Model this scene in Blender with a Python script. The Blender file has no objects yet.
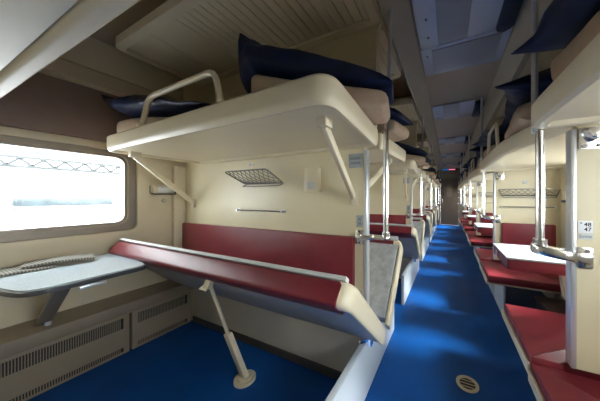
import bpy, bmesh, math, random
from mathutils import Vector, Matrix
random.seed(7)
C = bpy.context.scene.collection
PI = math.pi

# ------------------------------------------------------------------ materials
def mat(name, col, rough=.5, metal=0.0, var=.06, scale=6.0, bump=0.0, bscale=80.0, spec=.5, coat=0.0, stretch=None, col2=None):
    m = bpy.data.materials.new(name); m.use_nodes = True
    nt = m.node_tree; b = nt.nodes['Principled BSDF']
    b.inputs['Roughness'].default_value = rough
    b.inputs['Metallic'].default_value = metal
    b.inputs['Specular IOR Level'].default_value = spec
    b.inputs['Coat Weight'].default_value = coat
    tc = nt.nodes.new('ShaderNodeTexCoord'); mp = nt.nodes.new('ShaderNodeMapping')
    nt.links.new(tc.outputs['Object'], mp.inputs['Vector'])
    if stretch: mp.inputs['Scale'].default_value = stretch
    n = nt.nodes.new('ShaderNodeTexNoise'); n.inputs['Scale'].default_value = scale; n.inputs['Detail'].default_value = 4
    nt.links.new(mp.outputs['Vector'], n.inputs['Vector'])
    r = nt.nodes.new('ShaderNodeValToRGB')
    r.color_ramp.elements[0].position = .3; r.color_ramp.elements[1].position = .7
    a = [max(0, c*(1-var)) for c in col]; z = [min(1, c*(1+var)) for c in col]
    if col2: z = list(col2)
    r.color_ramp.elements[0].color = (*a, 1); r.color_ramp.elements[1].color = (*z, 1)
    nt.links.new(n.outputs['Fac'], r.inputs['Fac']); nt.links.new(r.outputs['Color'], b.inputs['Base Color'])
    if bump:
        n2 = nt.nodes.new('ShaderNodeTexNoise'); n2.inputs['Scale'].default_value = bscale; n2.inputs['Detail'].default_value = 3
        nt.links.new(mp.outputs['Vector'], n2.inputs['Vector'])
        bp = nt.nodes.new('ShaderNodeBump'); bp.inputs['Strength'].default_value = bump; bp.inputs['Distance'].default_value = .01
        nt.links.new(n2.outputs['Fac'], bp.inputs['Height']); nt.links.new(bp.outputs['Normal'], b.inputs['Normal'])
    return m

def glass_mat():
    m = bpy.data.materials.new('window_glass'); m.use_nodes = True
    nt = m.node_tree; nt.nodes.clear()
    o = nt.nodes.new('ShaderNodeOutputMaterial'); mx = nt.nodes.new('ShaderNodeMixShader')
    t = nt.nodes.new('ShaderNodeBsdfTransparent'); g = nt.nodes.new('ShaderNodeBsdfGlossy')
    t.inputs['Color'].default_value = (.95, .97, .97, 1); g.inputs['Roughness'].default_value = .02
    mx.inputs['Fac'].default_value = .05
    nt.links.new(t.outputs[0], mx.inputs[1]); nt.links.new(g.outputs[0], mx.inputs[2]); nt.links.new(mx.outputs[0], o.inputs['Surface'])
    return m

def emit_mat(name, col, s):
    m = bpy.data.materials.new(name); m.use_nodes = True
    b = m.node_tree.nodes['Principled BSDF']
    b.inputs['Base Color'].default_value = (*col, 1); b.inputs['Emission Color'].default_value = (*col, 1); b.inputs['Emission Strength'].default_value = s
    return m

M = dict(
    wall=mat('cream_wall_laminate', (.67, .59, .40), .38, var=.03, scale=3, bump=.05, bscale=300),
    beige=mat('beige_plastic', (.66, .57, .41), .36, var=.03, scale=4),
    berth=mat('pale_beige_moulding', (.72, .63, .45), .34, var=.03, scale=4),
    berthw=mat('berth_board_cream', (.74, .65, .46), .3, var=.03, scale=3),
    tan=mat('tan_trim_plastic', (.50, .40, .27), .4, var=.05, scale=5),
    brown=mat('brown_panel', (.20, .135, .105), .5, var=.05, scale=12, bump=.1, bscale=200),
    lower=mat('grey_lower_panel', (.54, .49, .41), .5, var=.04),
    dark=mat('dark_kickboard', (.06, .048, .042), .5, var=.1),
    heater=mat('heater_cover_beige', (.30, .24, .175), .42, var=.05, scale=5),
    slot=mat('dark_slot', (.03, .026, .024), .7),
    floor=mat('blue_linoleum', (.003, .068, .28), .5, var=.16, scale=3.5, bump=.12, bscale=420, spec=.22),
    ceil=mat('ceiling_grey_beige', (.46, .38, .27), .45, var=.04, scale=3),
    bayceil=mat('bay_ceiling_grey', (.46, .41, .33), .5, var=.04, scale=3),
    greypan=mat('grey_ceiling_panel', (.36, .38, .42), .32, var=.04, scale=3),
    diff=mat('light_diffuser', (.62, .68, .78), .18, var=.05, scale=5, coat=.3),
    red=mat('red_leatherette', (.19, .020, .030), .36, var=.12, scale=9, bump=.18, bscale=420, spec=.5),
    fabric=mat('grey_fabric', (.42, .43, .44), .75, var=.2, scale=22, bump=.3, bscale=350),
    under=mat('grey_underside', (.36, .36, .35), .6, var=.06),
    edge=mat('pale_grey_edging', (.60, .61, .60), .6, var=.04),
    panel=mat('white_laminate', (.47, .52, .56), .4, var=.03, scale=3),
    trim=mat('silver_trim', (.70, .72, .75), .28, metal=.6, var=.03),
    chrome=mat('chrome', (.80, .80, .82), .2, metal=1.0, var=.03),
    steel=mat('dark_steel_wire', (.20, .19, .18), .35, metal=.8, var=.05),
    navy=mat('navy_satin', (.007, .014, .052), .5, var=.3, scale=12, bump=.25, bscale=26, spec=.4),
    roll=mat('tan_mattress_ticking', (.50, .37, .26), .8, var=.09, scale=14, bump=.3, bscale=60),
    table=mat('pale_speckled_laminate', (.38, .42, .455), .25, var=.10, scale=160),
    wtable=mat('laminate_painted_reflection', (.52, .59, .64), .2, var=.10, scale=160),  # lighter copy of the side table laminate, bright reflections put into its colour
    tedge=mat('dark_table_edge', (.10, .10, .105), .3, metal=.4),
    leg=mat('brown_grey_metal', (.30, .265, .23), .38, metal=.4),
    frame=mat('window_frame_grey_brown', (.27, .225, .18), .36, metal=.35, var=.05),
    door=mat('brown_door', (.14, .10, .07), .5, var=.06),
    endw=mat('end_wall_brown', (.20, .155, .11), .5, var=.05),
    black=mat('black_plastic', (.012, .012, .014), .4),
    deepblue=mat('dark_navy_plastic', (.012, .018, .045), .4),
    white=mat('white_plate', (.80, .82, .84), .4, var=.02),
    plate=mat('grey_plate', (.36, .39, .40), .4, var=.12, scale=60),
    ink=mat('black_ink', (.02, .02, .022), .6),
    ink2=mat('grey_ink', (.22, .24, .26), .6),
    paper=mat('striped_paper', (.34, .30, .24), .7, var=.1, scale=30),
    tw=mat('white_train_paint', (.80, .82, .85), .4, var=.03),
    twin=mat('train_window_grey', (.025, .036, .042), .25, var=.4, scale=2.5),
    tred=mat('train_red_paint', (.40, .02, .05), .4),
    truss=mat('grey_truss_paint', (.026, .031, .034), .5, var=.1),
    ground=mat('platform_asphalt', (.34, .34, .35), .9, var=.1, scale=2),
    glass=glass_mat(),
    led_b=emit_mat('blue_led', (.03, .25, .75), .8),
    led_r=emit_mat('red_led', (.95, .25, .30), 1.6),
)
# striped weave on the folded paper
def stripe(m, s, axis, c1, c2):
    nt = m.node_tree; b = nt.nodes['Principled BSDF']
    tc = nt.nodes.new('ShaderNodeTexCoord'); w = nt.nodes.new('ShaderNodeTexWave'); w.bands_direction = axis
    w.inputs['Scale'].default_value = s; w.inputs['Distortion'].default_value = .4
    r = nt.nodes.new('ShaderNodeValToRGB'); r.color_ramp.elements[0].color = (*c1, 1); r.color_ramp.elements[1].color = (*c2, 1)
    nt.links.new(tc.outputs['Object'], w.inputs['Vector']); nt.links.new(w.outputs['Fac'], r.inputs['Fac']); nt.links.new(r.outputs['Color'], b.inputs['Base Color'])
stripe(M['paper'], 26, 'Y', (.13, .12, .10), (.36, .34, .30))

# ------------------------------------------------------------------ geometry helpers
def box(bm, x0, x1, y0, y1, z0, z1, bev=0.0, seg=2):
    x0, x1 = sorted((x0, x1)); y0, y1 = sorted((y0, y1)); z0, z1 = sorted((z0, z1))
    r = bmesh.ops.create_cube(bm, size=1)
    for v in r['verts']:
        v.co = Vector(((x0+x1)/2+v.co.x*(x1-x0), (y0+y1)/2+v.co.y*(y1-y0), (z0+z1)/2+v.co.z*(z1-z0)))
    if bev:
        es = list({e for v in r['verts'] for e in v.link_edges})
        bmesh.ops.bevel(bm, geom=es, offset=bev, segments=seg, profile=.5, affect='EDGES')

def prism(bm, poly, fn0, fn1, bev=0.0):
    """poly: list of 2d points; fn0/fn1 map a 2d point to the two end caps."""
    a = [bm.verts.new(fn0(*p)) for p in poly]; b = [bm.verts.new(fn1(*p)) for p in poly]
    n = len(poly); fs = [bm.faces.new(a), bm.faces.new(b[::-1])]
    for i in range(n): fs.append(bm.faces.new((a[i], b[i], b[(i+1) % n], a[(i+1) % n])))
    if bev:
        es = list(set(fs[0].edges) | set(fs[1].edges))
        bmesh.ops.bevel(bm, geom=es, offset=bev, segments=2, profile=.5, affect='EDGES')
def prism_z(bm, poly, z0, z1, bev=0.0): prism(bm, poly, lambda x, y: (x, y, z0), lambda x, y: (x, y, z1), bev)
def prism_y(bm, poly, y0, y1, bev=0.0): prism(bm, poly, lambda x, z: (x, y0, z), lambda x, z: (x, y1, z), bev)
def prism_x(bm, poly, x0, x1, bev=0.0): prism(bm, poly, lambda y, z: (x0, y, z), lambda y, z: (x1, y, z), bev)

def ring(bm, outer, inner, fn0, fn1):
    """frame between two outlines with the same point count."""
    n = len(outer)
    A = [bm.verts.new(fn0(*p)) for p in outer]; B = [bm.verts.new(fn1(*p)) for p in outer]
    a = [bm.verts.new(fn0(*p)) for p in inner]; b = [bm.verts.new(fn1(*p)) for p in inner]
    for i in range(n):
        j = (i+1) % n
        for q in ((A[i], A[j], a[j], a[i]), (B[j], B[i], b[i], b[j]), (A[j], A[i], B[i], B[j]), (a[i], a[j], b[j], b[i])):
            bm.faces.new(q)

def rrect(x0, x1, y0, y1, r, n=6):
    """rounded rectangle; r one radius or four (x1y1, x0y1, x0y0, x1y0)."""
    rs = (r,)*4 if not isinstance(r, (tuple, list)) else r
    pts = []
    for (cx, cy, a0), q in zip(((x1, y1, 0), (x0, y1, 90), (x0, y0, 180), (x1, y0, 270)), rs):
        sx = 1 if a0 in (0, 270) else -1; sy = 1 if a0 in (0, 90) else -1
        for i in range(n+1):
            t = math.radians(a0+90*i/n)
            pts.append((cx-sx*q+q*math.cos(t), cy-sy*q+q*math.sin(t)))
    return pts

def round_poly(poly, rad, n=5):
    out = []; m = len(poly)
    rad = [rad]*m if not isinstance(rad, (list, tuple)) else rad
    for i, p in enumerate(poly):
        p = Vector(p); a = Vector(poly[i-1]); b = Vector(poly[(i+1) % m])
        u = (a-p); v = (b-p); r = min(rad[i], u.length*.48, v.length*.48)
        s = p+u.normalized()*r; e = p+v.normalized()*r
        for k in range(n+1):
            t = k/n; out.append(tuple((1-t)**2*s+2*t*(1-t)*p+t*t*e))
    return out

def inset(poly, d):
    c = Vector((0, 0))
    area = sum(poly[i-1][0]*poly[i][1]-poly[i][0]*poly[i-1][1] for i in range(len(poly)))
    sg = 1 if area > 0 else -1; out = []; m = len(poly)
    for i in range(m):
        a = Vector(poly[i-1]); p = Vector(poly[i]); b = Vector(poly[(i+1) % m])
        t = (b-a)
        if t.length < 1e-9: out.append(poly[i]); continue
        t.normalize(); out.append(tuple(p+Vector((-t.y, t.x))*d*sg))
    return out

def miter(poly, d):
    area = sum(poly[i-1][0]*poly[i][1]-poly[i][0]*poly[i-1][1] for i in range(len(poly)))
    sg = 1 if area > 0 else -1; out = []; m = len(poly)
    for i in range(m):
        a, p, b = Vector(poly[i-1]), Vector(poly[i]), Vector(poly[(i+1) % m])
        u = (p-a).normalized(); v = (b-p).normalized()
        nu = Vector((-u.y, u.x))*sg; nv = Vector((-v.y, v.x))*sg
        out.append(tuple(p+(nu+nv)*d/(1+nu.dot(nv))))
    return out
def offs(base, rads, d, n=7):
    return round_poly(miter(base, d), [max(r-d, .012) for r in rads], n)

def soft(bm, secs, ex=3.0, steps=44, n=44, wr=.01, seed=0, axis='x', warp=None):
    """soft bag: secs (a, b_lo, b_hi, z_lo, z_hi) interpolated smoothly along the axis."""
    rnd = random.Random(seed); ph = [rnd.uniform(0, 6.28) for _ in range(8)]
    def at(t):
        f = t*(len(secs)-1); i = min(int(f), len(secs)-2); f -= i
        p0, p1, p2, p3 = secs[max(i-1, 0)], secs[i], secs[i+1], secs[min(i+2, len(secs)-1)]
        lin = [a+(b-a)*f for a, b in zip(p1, p2)]
        return lin
    rows = []
    for i in range(steps+1):
        a, b0, b1, z0, z1 = at(i/steps); row = []
        for k in range(n):
            t = 2*PI*k/n; cx, sz = math.cos(t), math.sin(t)
            x = math.copysign(abs(cx)**(2/ex), cx); z = math.copysign(abs(sz)**(2/ex), sz)
            bc, hb, zc, hz = (b0+b1)/2, (b1-b0)/2, (z0+z1)/2, (z1-z0)/2
            w = wr*(math.sin(9*a+4*t+ph[0])+.7*math.sin(21*a-3*t+ph[1])+.5*math.sin(34*a+7*t+ph[2])+.4*math.sin(55*a+2*t+ph[3]))
            top = max(0, z)
            bb = bc+x*hb*(1+w*.5); zz = zc+z*hz+(w*hz*2.0*top)
            p = (a, bb, zz) if axis == 'x' else (bb, a, zz)
            row.append(bm.verts.new(warp(*p) if warp else p))
        rows.append(row)
    for i in range(steps):
        for k in range(n): bm.faces.new((rows[i][k], rows[i][(k+1) % n], rows[i+1][(k+1) % n], rows[i+1][k]))
    bm.faces.new(rows[0]); bm.faces.new(rows[-1][::-1])

def tube(bm, pts, r, seg=10, closed=False, smooth_r=0.0):
    pts = [Vector(p) for p in pts]
    if smooth_r:
        q = []
        for i, p in enumerate(pts):
            if not closed and i in (0, len(pts)-1): q.append(p); continue
            a, b = pts[i-1], pts[(i+1) % len(pts)]
            rr = min(smooth_r, (a-p).length*.45, (b-p).length*.45)
            s = p+(a-p).normalized()*rr; e = p+(b-p).normalized()*rr
            for k in range(5):
                t = k/4; q.append((1-t)**2*s+2*t*(1-t)*p+t*t*e)
        pts = q
    n = len(pts); rings = []; up = None
    for i, p in enumerate(pts):
        if closed: d = pts[(i+1) % n]-pts[i-1]
        else: d = pts[min(i+1, n-1)]-pts[max(i-1, 0)]
        d.normalize()
        if up is None:
            up = Vector((0, 0, 1)) if abs(d.z) < .9 else Vector((1, 0, 0))
        s = d.cross(up).normalized(); up = s.cross(d).normalized()
        rings.append([bm.verts.new(p+r*(math.cos(2*PI*k/seg)*s+math.sin(2*PI*k/seg)*up)) for k in range(seg)])
    for i in range(n if closed else n-1):
        A, B = rings[i], rings[(i+1) % n]
        for k in range(seg): bm.faces.new((A[k], A[(k+1) % seg], B[(k+1) % seg], B[k]))
    if not closed: bm.faces.new(rings[0][::-1]); bm.faces.new(rings[-1])

def bar(bm, p, q, w, t, side=(1, 0, 0), bev=.004):
    """rectangular bar from p to q; w along side, t across."""
    p, q = Vector(p), Vector(q); d = (q-p).normalized(); s = Vector(side); s = (s-d*s.dot(d)).normalized(); n = d.cross(s)
    a = [bm.verts.new(p+s*w/2*i+n*t/2*j) for i, j in ((1, 1), (-1, 1), (-1, -1), (1, -1))]
    b = [bm.verts.new(q+s*w/2*i+n*t/2*j) for i, j in ((1, 1), (-1, 1), (-1, -1), (1, -1))]
    fs = [bm.faces.new(a), bm.faces.new(b[::-1])]
    for i in range(4): fs.append(bm.faces.new((a[i], b[i], b[(i+1) % 4], a[(i+1) % 4])))
    if bev: bmesh.ops.bevel(bm, geom=list({e for f in fs for e in f.edges}), offset=bev, segments=2, profile=.5, affect='EDGES')

def cyl(bm, c, r, h, axis='z', seg=24, r2=None):
    r2 = r if r2 is None else r2
    mx = {'z': Matrix.Identity(4), 'x': Matrix.Rotation(PI/2, 4, 'Y'), 'y': Matrix.Rotation(-PI/2, 4, 'X')}[axis]
    bmesh.ops.create_cone(bm, cap_ends=True, segments=seg, radius1=r, radius2=r2, depth=h, matrix=Matrix.Translation(c) @ mx)

def ball(bm, c, r, sc=(1, 1, 1)):
    bmesh.ops.create_uvsphere(bm, u_segments=14, v_segments=9, radius=1, matrix=Matrix.Translation(c) @ Matrix.Diagonal((r*sc[0], r*sc[1], r*sc[2], 1)))

def wloc(o):
    v = Vector((0, 0, 0))
    while o: v += o.location; o = o.parent
    return v
def obj(name, bm, m, parent=None, base=None, sharp=38):
    """links a bmesh given in world coordinates as one mesh object, origin at base (or its parent's origin)."""
    if isinstance(bm, list):                      # several fill functions
        b2 = bmesh.new(); [f(b2) for f in bm]; bm = b2
    elif callable(bm): b2 = bmesh.new(); bm(b2); bm = b2
    bmesh.ops.recalc_face_normals(bm, faces=bm.faces[:])
    org = Vector(base) if base else (wloc(parent) if parent else Vector((0, 0, 0)))
    for v in bm.verts: v.co -= org
    for f in bm.faces: f.smooth = True
    lim = math.radians(sharp)
    for e in bm.edges:
        if len(e.link_faces) != 2 or e.calc_face_angle(0) > lim: e.smooth = False
    me = bpy.data.meshes.new(name); bm.to_mesh(me); bm.free()
    me.materials.append(M[m] if isinstance(m, str) else m)
    o = bpy.data.objects.new(name, me); C.objects.link(o)
    if parent: o.parent = parent; o.location = org-wloc(parent)
    else: o.location = org
    return o
def tag(o, label, cat, group=None):
    o['label'] = label; o['category'] = cat
    if group: o['group'] = group
    return o
def thing(name, label, cat, loc, group=None):
    o = bpy.data.objects.new(name, None); C.objects.link(o); o.location = loc; o.empty_display_size = .1
    return tag(o, label, cat, group)
def struct(name, bm, m, parent=None, base=None):
    o = obj(name, bm, m, parent, base)
    if not parent: o['kind'] = 'structure'
    return o
def dup(root, dy, label):
    def cp(o, par):
        c = o.copy(); C.objects.link(c)
        if par: c.parent = par
        for ch in list(o.children): cp(ch, c)
        return c
    r = cp(root, None); r.location = root.location+Vector((0, dy, 0)); r['label'] = label
    return r
def text(name, s, size, loc, parent, m, rot=(PI/2, 0, 0), depth=.0008):
    cu = bpy.data.curves.new(name+'_curve', 'FONT'); cu.body = s; cu.size = size; cu.align_x = 'CENTER'; cu.align_y = 'CENTER'; cu.extrude = depth; cu.offset = size*.012
    t = bpy.data.objects.new('tmp', cu); C.objects.link(t)
    dg = bpy.context.evaluated_depsgraph_get(); me = bpy.data.meshes.new_from_object(t.evaluated_get(dg))
    bpy.data.objects.remove(t); me.materials.clear(); me.materials.append(M[m])
    o = bpy.data.objects.new(name, me); C.objects.link(o); o.parent = parent; o.location = Vector(loc)-wloc(parent); o.rotation_euler = rot
    return o

# ------------------------------------------------------------------ layout
P0, PITCH, NB = 1.257, 1.79, 5              # first cross partition seen, bay pitch, partitions seen
TH = .04
XL, XR = -2.42, 1.09                        # inner faces of the side walls
YB, YE = -2.36, 10.2
ORD = ['nearest', 'second', 'third', 'fourth', 'fifth', 'sixth']
WY = [.36+PITCH*k for k in range(-1, 6)]    # window centres
WHL, WZ0, WZ1 = .465, 1.0, 1.515            # half width and height of glass

# ---- shell
struct('floor', lambda b: box(b, XL-.1, XR+.1, YB, YE, -.06, 0), 'floor')
def side_wall(bm, x0, x1, WY=WY):
    ho, zo0, zo1 = WHL+.06, WZ0-.06, WZ1+.05
    box(bm, x0, x1, YB, YE, 0, zo0); box(bm, x0, x1, YB, YE, zo1, 2.72)
    ys = [YB]+[v for w in WY if w+ho < YE for v in (w-ho, w+ho)]+[YE]
    for i in range(0, len(ys), 2): box(bm, x0, x1, ys[i], ys[i+1], zo0, zo1)
struct('wall_left', lambda b: side_wall(b, XL-.08, XL), 'beige')
struct('wall_right', lambda b: side_wall(b, XR, XR+.08, WY[1:]), 'wall')
def endwall(bm):
    box(bm, XL, -.34, YE, YE+.06, 0, 2.7); box(bm, .37, XR, YE, YE+.06, 0, 2.7); box(bm, -.34, .37, YE, YE+.06, 2.0, 2.7)
struct('wall_end', endwall, 'endw')
struct('wall_rear', lambda b: box(b, XL, XR, YB-.06, YB, 0, 2.7), 'wall')
d = struct('door_1', lambda b: box(b, -.338, .368, YE+.012, YE+.05, 0, 1.998), 'door')
obj('door_handle', lambda b: tube(b, [(-.26, YE-.02, .95), (-.26, YE-.02, 1.1)], .012), 'chrome', d)
obj('door_pane', lambda b: box(b, -.08, .12, YE+.006, YE+.011, 1.2, 1.75), 'endw', d)

def ceil_left(bm):
    pr = [(XL-.02, 2.36), (XL+.05, 2.47), (-2.2, 2.56), (-1.9, 2.60), (-.365, 2.61)]
    prism_y(bm, pr+[(-.365, 2.70), (XL-.02, 2.70)], YB, YE)
struct('ceiling', [ceil_left, lambda b: box(b, -.235, .45, YB, YE, 2.43, 2.70), lambda b: box(b, .49, XR, YB, YE, 2.55, 2.70)], 'ceil')
struct('trim_1', lambda b: prism_y(b, [(-.235, 2.395), (-.225, 2.42), (-.235, 2.70), (-.362, 2.70), (-.362, 2.29), (-.35, 2.285)], YB, YE), 'bayceil')
struct('trim_2', lambda b: prism_y(b, [(.43, 2.40), (.45, 2.37), (.452, 2.135), (.488, 2.135), (.488, 2.70), (.43, 2.70)], YB, YE), 'bayceil')

# ---- windows (frame, glass, surround)
def window(n, cy, x, sgn, side):
    # sgn: +1 the room lies at +x
    o = struct('window_%d' % n, lambda b: ring(b, rrect(cy-WHL-.072, cy+WHL+.072, WZ0-.072, WZ1+.052, .06), rrect(cy-WHL, cy+WHL, WZ0, WZ1, .055),
               lambda y, z: (x-sgn*.06, y, z), lambda y, z: (x+sgn*.012, y, z)), 'frame', None, (x, cy, WZ0))
    obj('frame_bead', lambda b: ring(b, rrect(cy-WHL-.03, cy+WHL+.03, WZ0-.03, WZ1+.03, .075), rrect(cy-WHL-.018, cy+WHL+.018, WZ0-.018, WZ1+.018, .065),
        lambda y, z: (x+sgn*.012, y, z), lambda y, z: (x+sgn*.024, y, z)), 'edge' if side == 'r' else 'heater', o)
    obj('pane', lambda b: box(b, x-sgn*.045, x-sgn*.04, cy-WHL-.01, cy+WHL+.01, WZ0-.01, WZ1+.01), 'glass', o)
    obj('surround', lambda b: ring(b, rrect(cy-WHL-.15, cy+WHL+.15, WZ0-.115, WZ1+.085, .03), rrect(cy-WHL-.073, cy+WHL+.073, WZ0-.073, WZ1+.053, .05),
        lambda y, z: (x+sgn*.0005, y, z), lambda y, z: (x+sgn*.032, y, z)), 'beige', o)
    return o
n = 1
for w in WY:
    if w+.6 > YE: continue
    window(n, w, XL, 1, 'l'); n += 1
    if w > 0: window(n, w, XR, -1, 'r'); n += 1

# ---- partitions
def part_l(bm, y):
    box(bm, XL, -.482, y, y+TH, 0, 1.5)
    prism_y(bm, round_poly([(XL, 1.5), (-.482, 1.5), (-.41, 1.6), (-.40, 2.2), (-.37, 2.29), (-.366, 2.6), (XL, 2.6)], [0, .02, .05, .05, .05, 0, 0]), y, y+TH)
def part_r(bm, y):
    box(bm, .502, XR, y, y+TH, .455, 2.12)
t_n = 3
for k in range(-1, NB):
    y = P0+PITCH*k
    struct('wall_partition_left_%d' % (k+2), lambda b: part_l(b, y), 'wall', None, (XL, y, 0))
    struct('wall_partition_right_%d' % (k+2), lambda b: part_r(b, y), 'wall', None, (XR, y, .45))
    struct('trim_%d' % t_n, lambda b: box(b, -.4815, -.461, y-.006, y+TH+.006, .335, 1.495, .004), 'trim', None, (-.47, y, .335)); t_n += 1
    struct('trim_%d' % t_n, lambda b: box(b, .482, .5015, y-.006, y+TH+.006, .455, 1.495, .004), 'trim', None, (.49, y, .455)); t_n += 1
    if k >= 0:
        struct('trim_%d' % t_n, lambda b: box(b, XL+.19, -.4825, y-.004, y-.0005, .056, .62, .001), 'lower', None, (XL, y, .056)); t_n += 1   # grey lower panel
        struct('baseboard_partition_%d' % (k+1), lambda b: box(b, XL+.18, -.482, y-.014, y-.0005, 0, .055, .003), 'dark', None, (XL, y, 0))
        struct('trim_%d' % t_n, lambda b: box(b, XL+.0005, XL+.05, y-.10, y-.0005, .42, 1.495, .006), 'beige', None, (XL, y, .42)); t_n += 1   # corner post

# ---- left wall dressing: brown panel, bands, ledge
for k in range(0, 2):
    cy = WY[k+1]
    struct('trim_%d' % t_n, lambda b: box(b, XL+.0005, XL+.02, cy-.86, cy+.74, 1.625, 2.005, .004), 'brown', None, (XL, cy, 1.6)); t_n += 1
struct('trim_%d' % t_n, lambda b: prism_y(b, [(XL, 2.02), (XL+.05, 2.03), (XL+.05, 2.13), (XL+.02, 2.15), (XL, 2.15)], YB, YE), 'tan'); t_n += 1
def ledge(bm, y0, y1): prism_y(bm, [(XL+.0005, .30), (-2.25, .30), (-2.235, .355), (-2.24, .385), (XL+.0005, .415)], y0, y1)
for k in (0, 1):
    y0, y1 = (P0-PITCH+TH+.002)+PITCH*k, P0-.002+PITCH*k
    struct('trim_%d' % t_n, lambda b: ledge(b, y0, y1), 'heater', None, (XL, y0, .3)); t_n += 1
def heater(y0, y1, label):
    o = thing('heater_cover', label, 'heater', (-2.3, (y0+y1)/2, 0), 'heater covers along the left wall')
    obj('panel', lambda b: box(b, -2.40, -2.25, y0, y1, .004, .298, .004), 'heater', o)
    def slots(bm, z0, z1, pad):
        n = int((y1-y0-2*pad)/.0105)
        for i in range(n):
            yy = y0+pad+i*.0105; box(bm, -2.2475, -2.2445, yy, yy+.0042, z0, z1)
    for z0, z1 in ((.245, .272), (.205, .232), (.03, .048)):
        g = obj('grille', lambda b: box(b, -2.25, -2.2482, y0+.035, y1-.035, z0-.006, z1+.006), 'slot', o)
        obj('grille_bars', lambda b: slots(b, z0-.006, z1+.006, .038), 'heater', g)
    return o
heater(-.45, .80, 'long beige heater cover with grilles under the window table')
heater(.815, 1.237, 'short beige heater cover with grilles in the corner behind the support leg')

# ------------------------------------------------------------------ left: berths
TILT = math.radians(43)
def make_side_panel(y, label):
    return tag(obj('bench_side_panel', lambda b: prism_x(b, [(y-.66, .003), (y+.66, .003), (y+.66, .33), (y-.66, .33)], -.482, -.45, .003), 'panel', None, (-.466, y, 0)),
               label, 'panel', 'white bench side panels along the aisle')

def make_lower_berth(Y, s, label, strut):
    o = thing('lower_berth', label, 'berth', (-1.35, Y, 0), 'tilted lower berths')
    ct, st = math.cos(TILT), math.sin(TILT); y0, z0 = .05, .405
    def q(u, w): return (Y+s*(y0+u*ct-w*st), z0+u*st+w*ct)
    def slab(u0, u1, w0, w1, xa, xb, r, bev=.006):
        poly = [q(u, w) for u, w in round_poly([(u0, w0), (u1, w0), (u1, w1), (u0, w1)], r)]
        return lambda b: prism_x(b, poly, xa, xb, bev)
    def cushion(b):
        poly = [q(u, w) for u, w in round_poly([(.515, -.058), (.612, -.062), (.628, -.05), (.622, .036), (.60, .042), (.515, .04)], [.01, .02, .02, .016, .01, .005])]
        prism_x(b, poly, -2.345, -.392, .012)
    obj('bolster', cushion, 'red', o)
    obj('bench_board', slab(0, .514, -.045, -.005, -2.34, -.369, .006), 'under', o)
    obj('bench_top', slab(0, .55, .043, .056, -2.34, -.369, .005, .003), 'fabric', o)
    obj('core', slab(.005, .513, -.004, .042, -2.335, -.369, .003, .001), 'fabric', o)
    obj('front_edging', slab(.592, .630, .041, .060, -2.35, -.378, .004, .002), 'edge', o)
    def cap(b):
        path = [(.585, -.410)]+[(.525+.060*math.cos(PI*j/16), -.398+.046*math.sin(PI*j/16)) for j in range(9)]+[(.42, -.352), (.30, -.352), (.15, -.352), (.02, -.352), (-.03, -.352)]
        rows = []
        for i, (u, x) in enumerate(path):
            a, c = Vector(path[max(i-1, 0)]), Vector(path[min(i+1, len(path)-1)])
            t = (c-a).normalized(); nr = Vector((-t.y, t.x))      # outward in plan
            f = i/(len(path)-1); h0 = -.060+.012*f; h1 = .050-.010*f; hw = max(.014, .037-.0032*max(0, i-1))
            row = []
            for k in range(20):
                an = 2*PI*k/20; cx = math.copysign(abs(math.cos(an))**.62, math.cos(an)); cz = math.copysign(abs(math.sin(an))**.62, math.sin(an))
                uu = u+nr.x*cx*hw; xx = x+nr.y*cx*hw; w = (h0+h1)/2+cz*(h1-h0)/2
                yy, zz = q(uu, w); row.append(b.verts.new((xx, yy, zz)))
            rows.append(row)
        for i in range(len(rows)-1):
            for k in range(20): b.faces.new((rows[i][k], rows[i][(k+1) % 20], rows[i+1][(k+1) % 20], rows[i+1][k]))
        b.faces.new(rows[0]); b.faces.new(rows[-1][::-1])
    obj('end_cap', cap, 'berth', o)
    hb = obj('hinge_bracket', lambda b: [box(b, -.445, -.405, Y+s*.05, Y+s*.085, .335, .40, .004), bar(b, (-.43, Y+s*.06, .36), (-.43, Y+s*.20, .43), .012, .02)], 'chrome', o)
    if strut:
        ft, tp = Vector((-1.215, Y-.265, 0)), Vector((-1.335, Y-.42, .672))
        lg = obj('support_leg', lambda b: bar(b, ft+Vector((0, 0, .02)), ft.lerp(tp, .50), .05, .032), 'beige', o)
        obj('foot_flange', lambda b: [cyl(b, ft+Vector((0, 0, .009)), .066, .016), cyl(b, ft+Vector((0, 0, .022)), .045, .012)], 'beige', lg)
        obj('rod', lambda b: tube(b, [ft.lerp(tp, .48), tp], .011), 'beige', lg)
        obj('top_bracket', lambda b: [bar(b, tp+Vector((-.006, -.012, -.03)), tp+Vector((-.006, .03, .055)), .05, .03), bar(b, tp+Vector((-.02, -.035, -.035)), tp+Vector((-.02, .02, -.01)), .06, .012)], 'berth', lg)
    return o

def make_backrest(Y, label):
    o = tag(obj('backrest_pad', lambda b: [prism(b, rrect(-2.365, -.545, .50, .948, .012), lambda x, z: (x, Y-.001, z), lambda x, z: (x, Y-.036, z), .008)], 'red', None, (-1.46, Y, .5)),
            label, 'backrest', 'red backrest pads on the left partitions')
    return o

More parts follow.
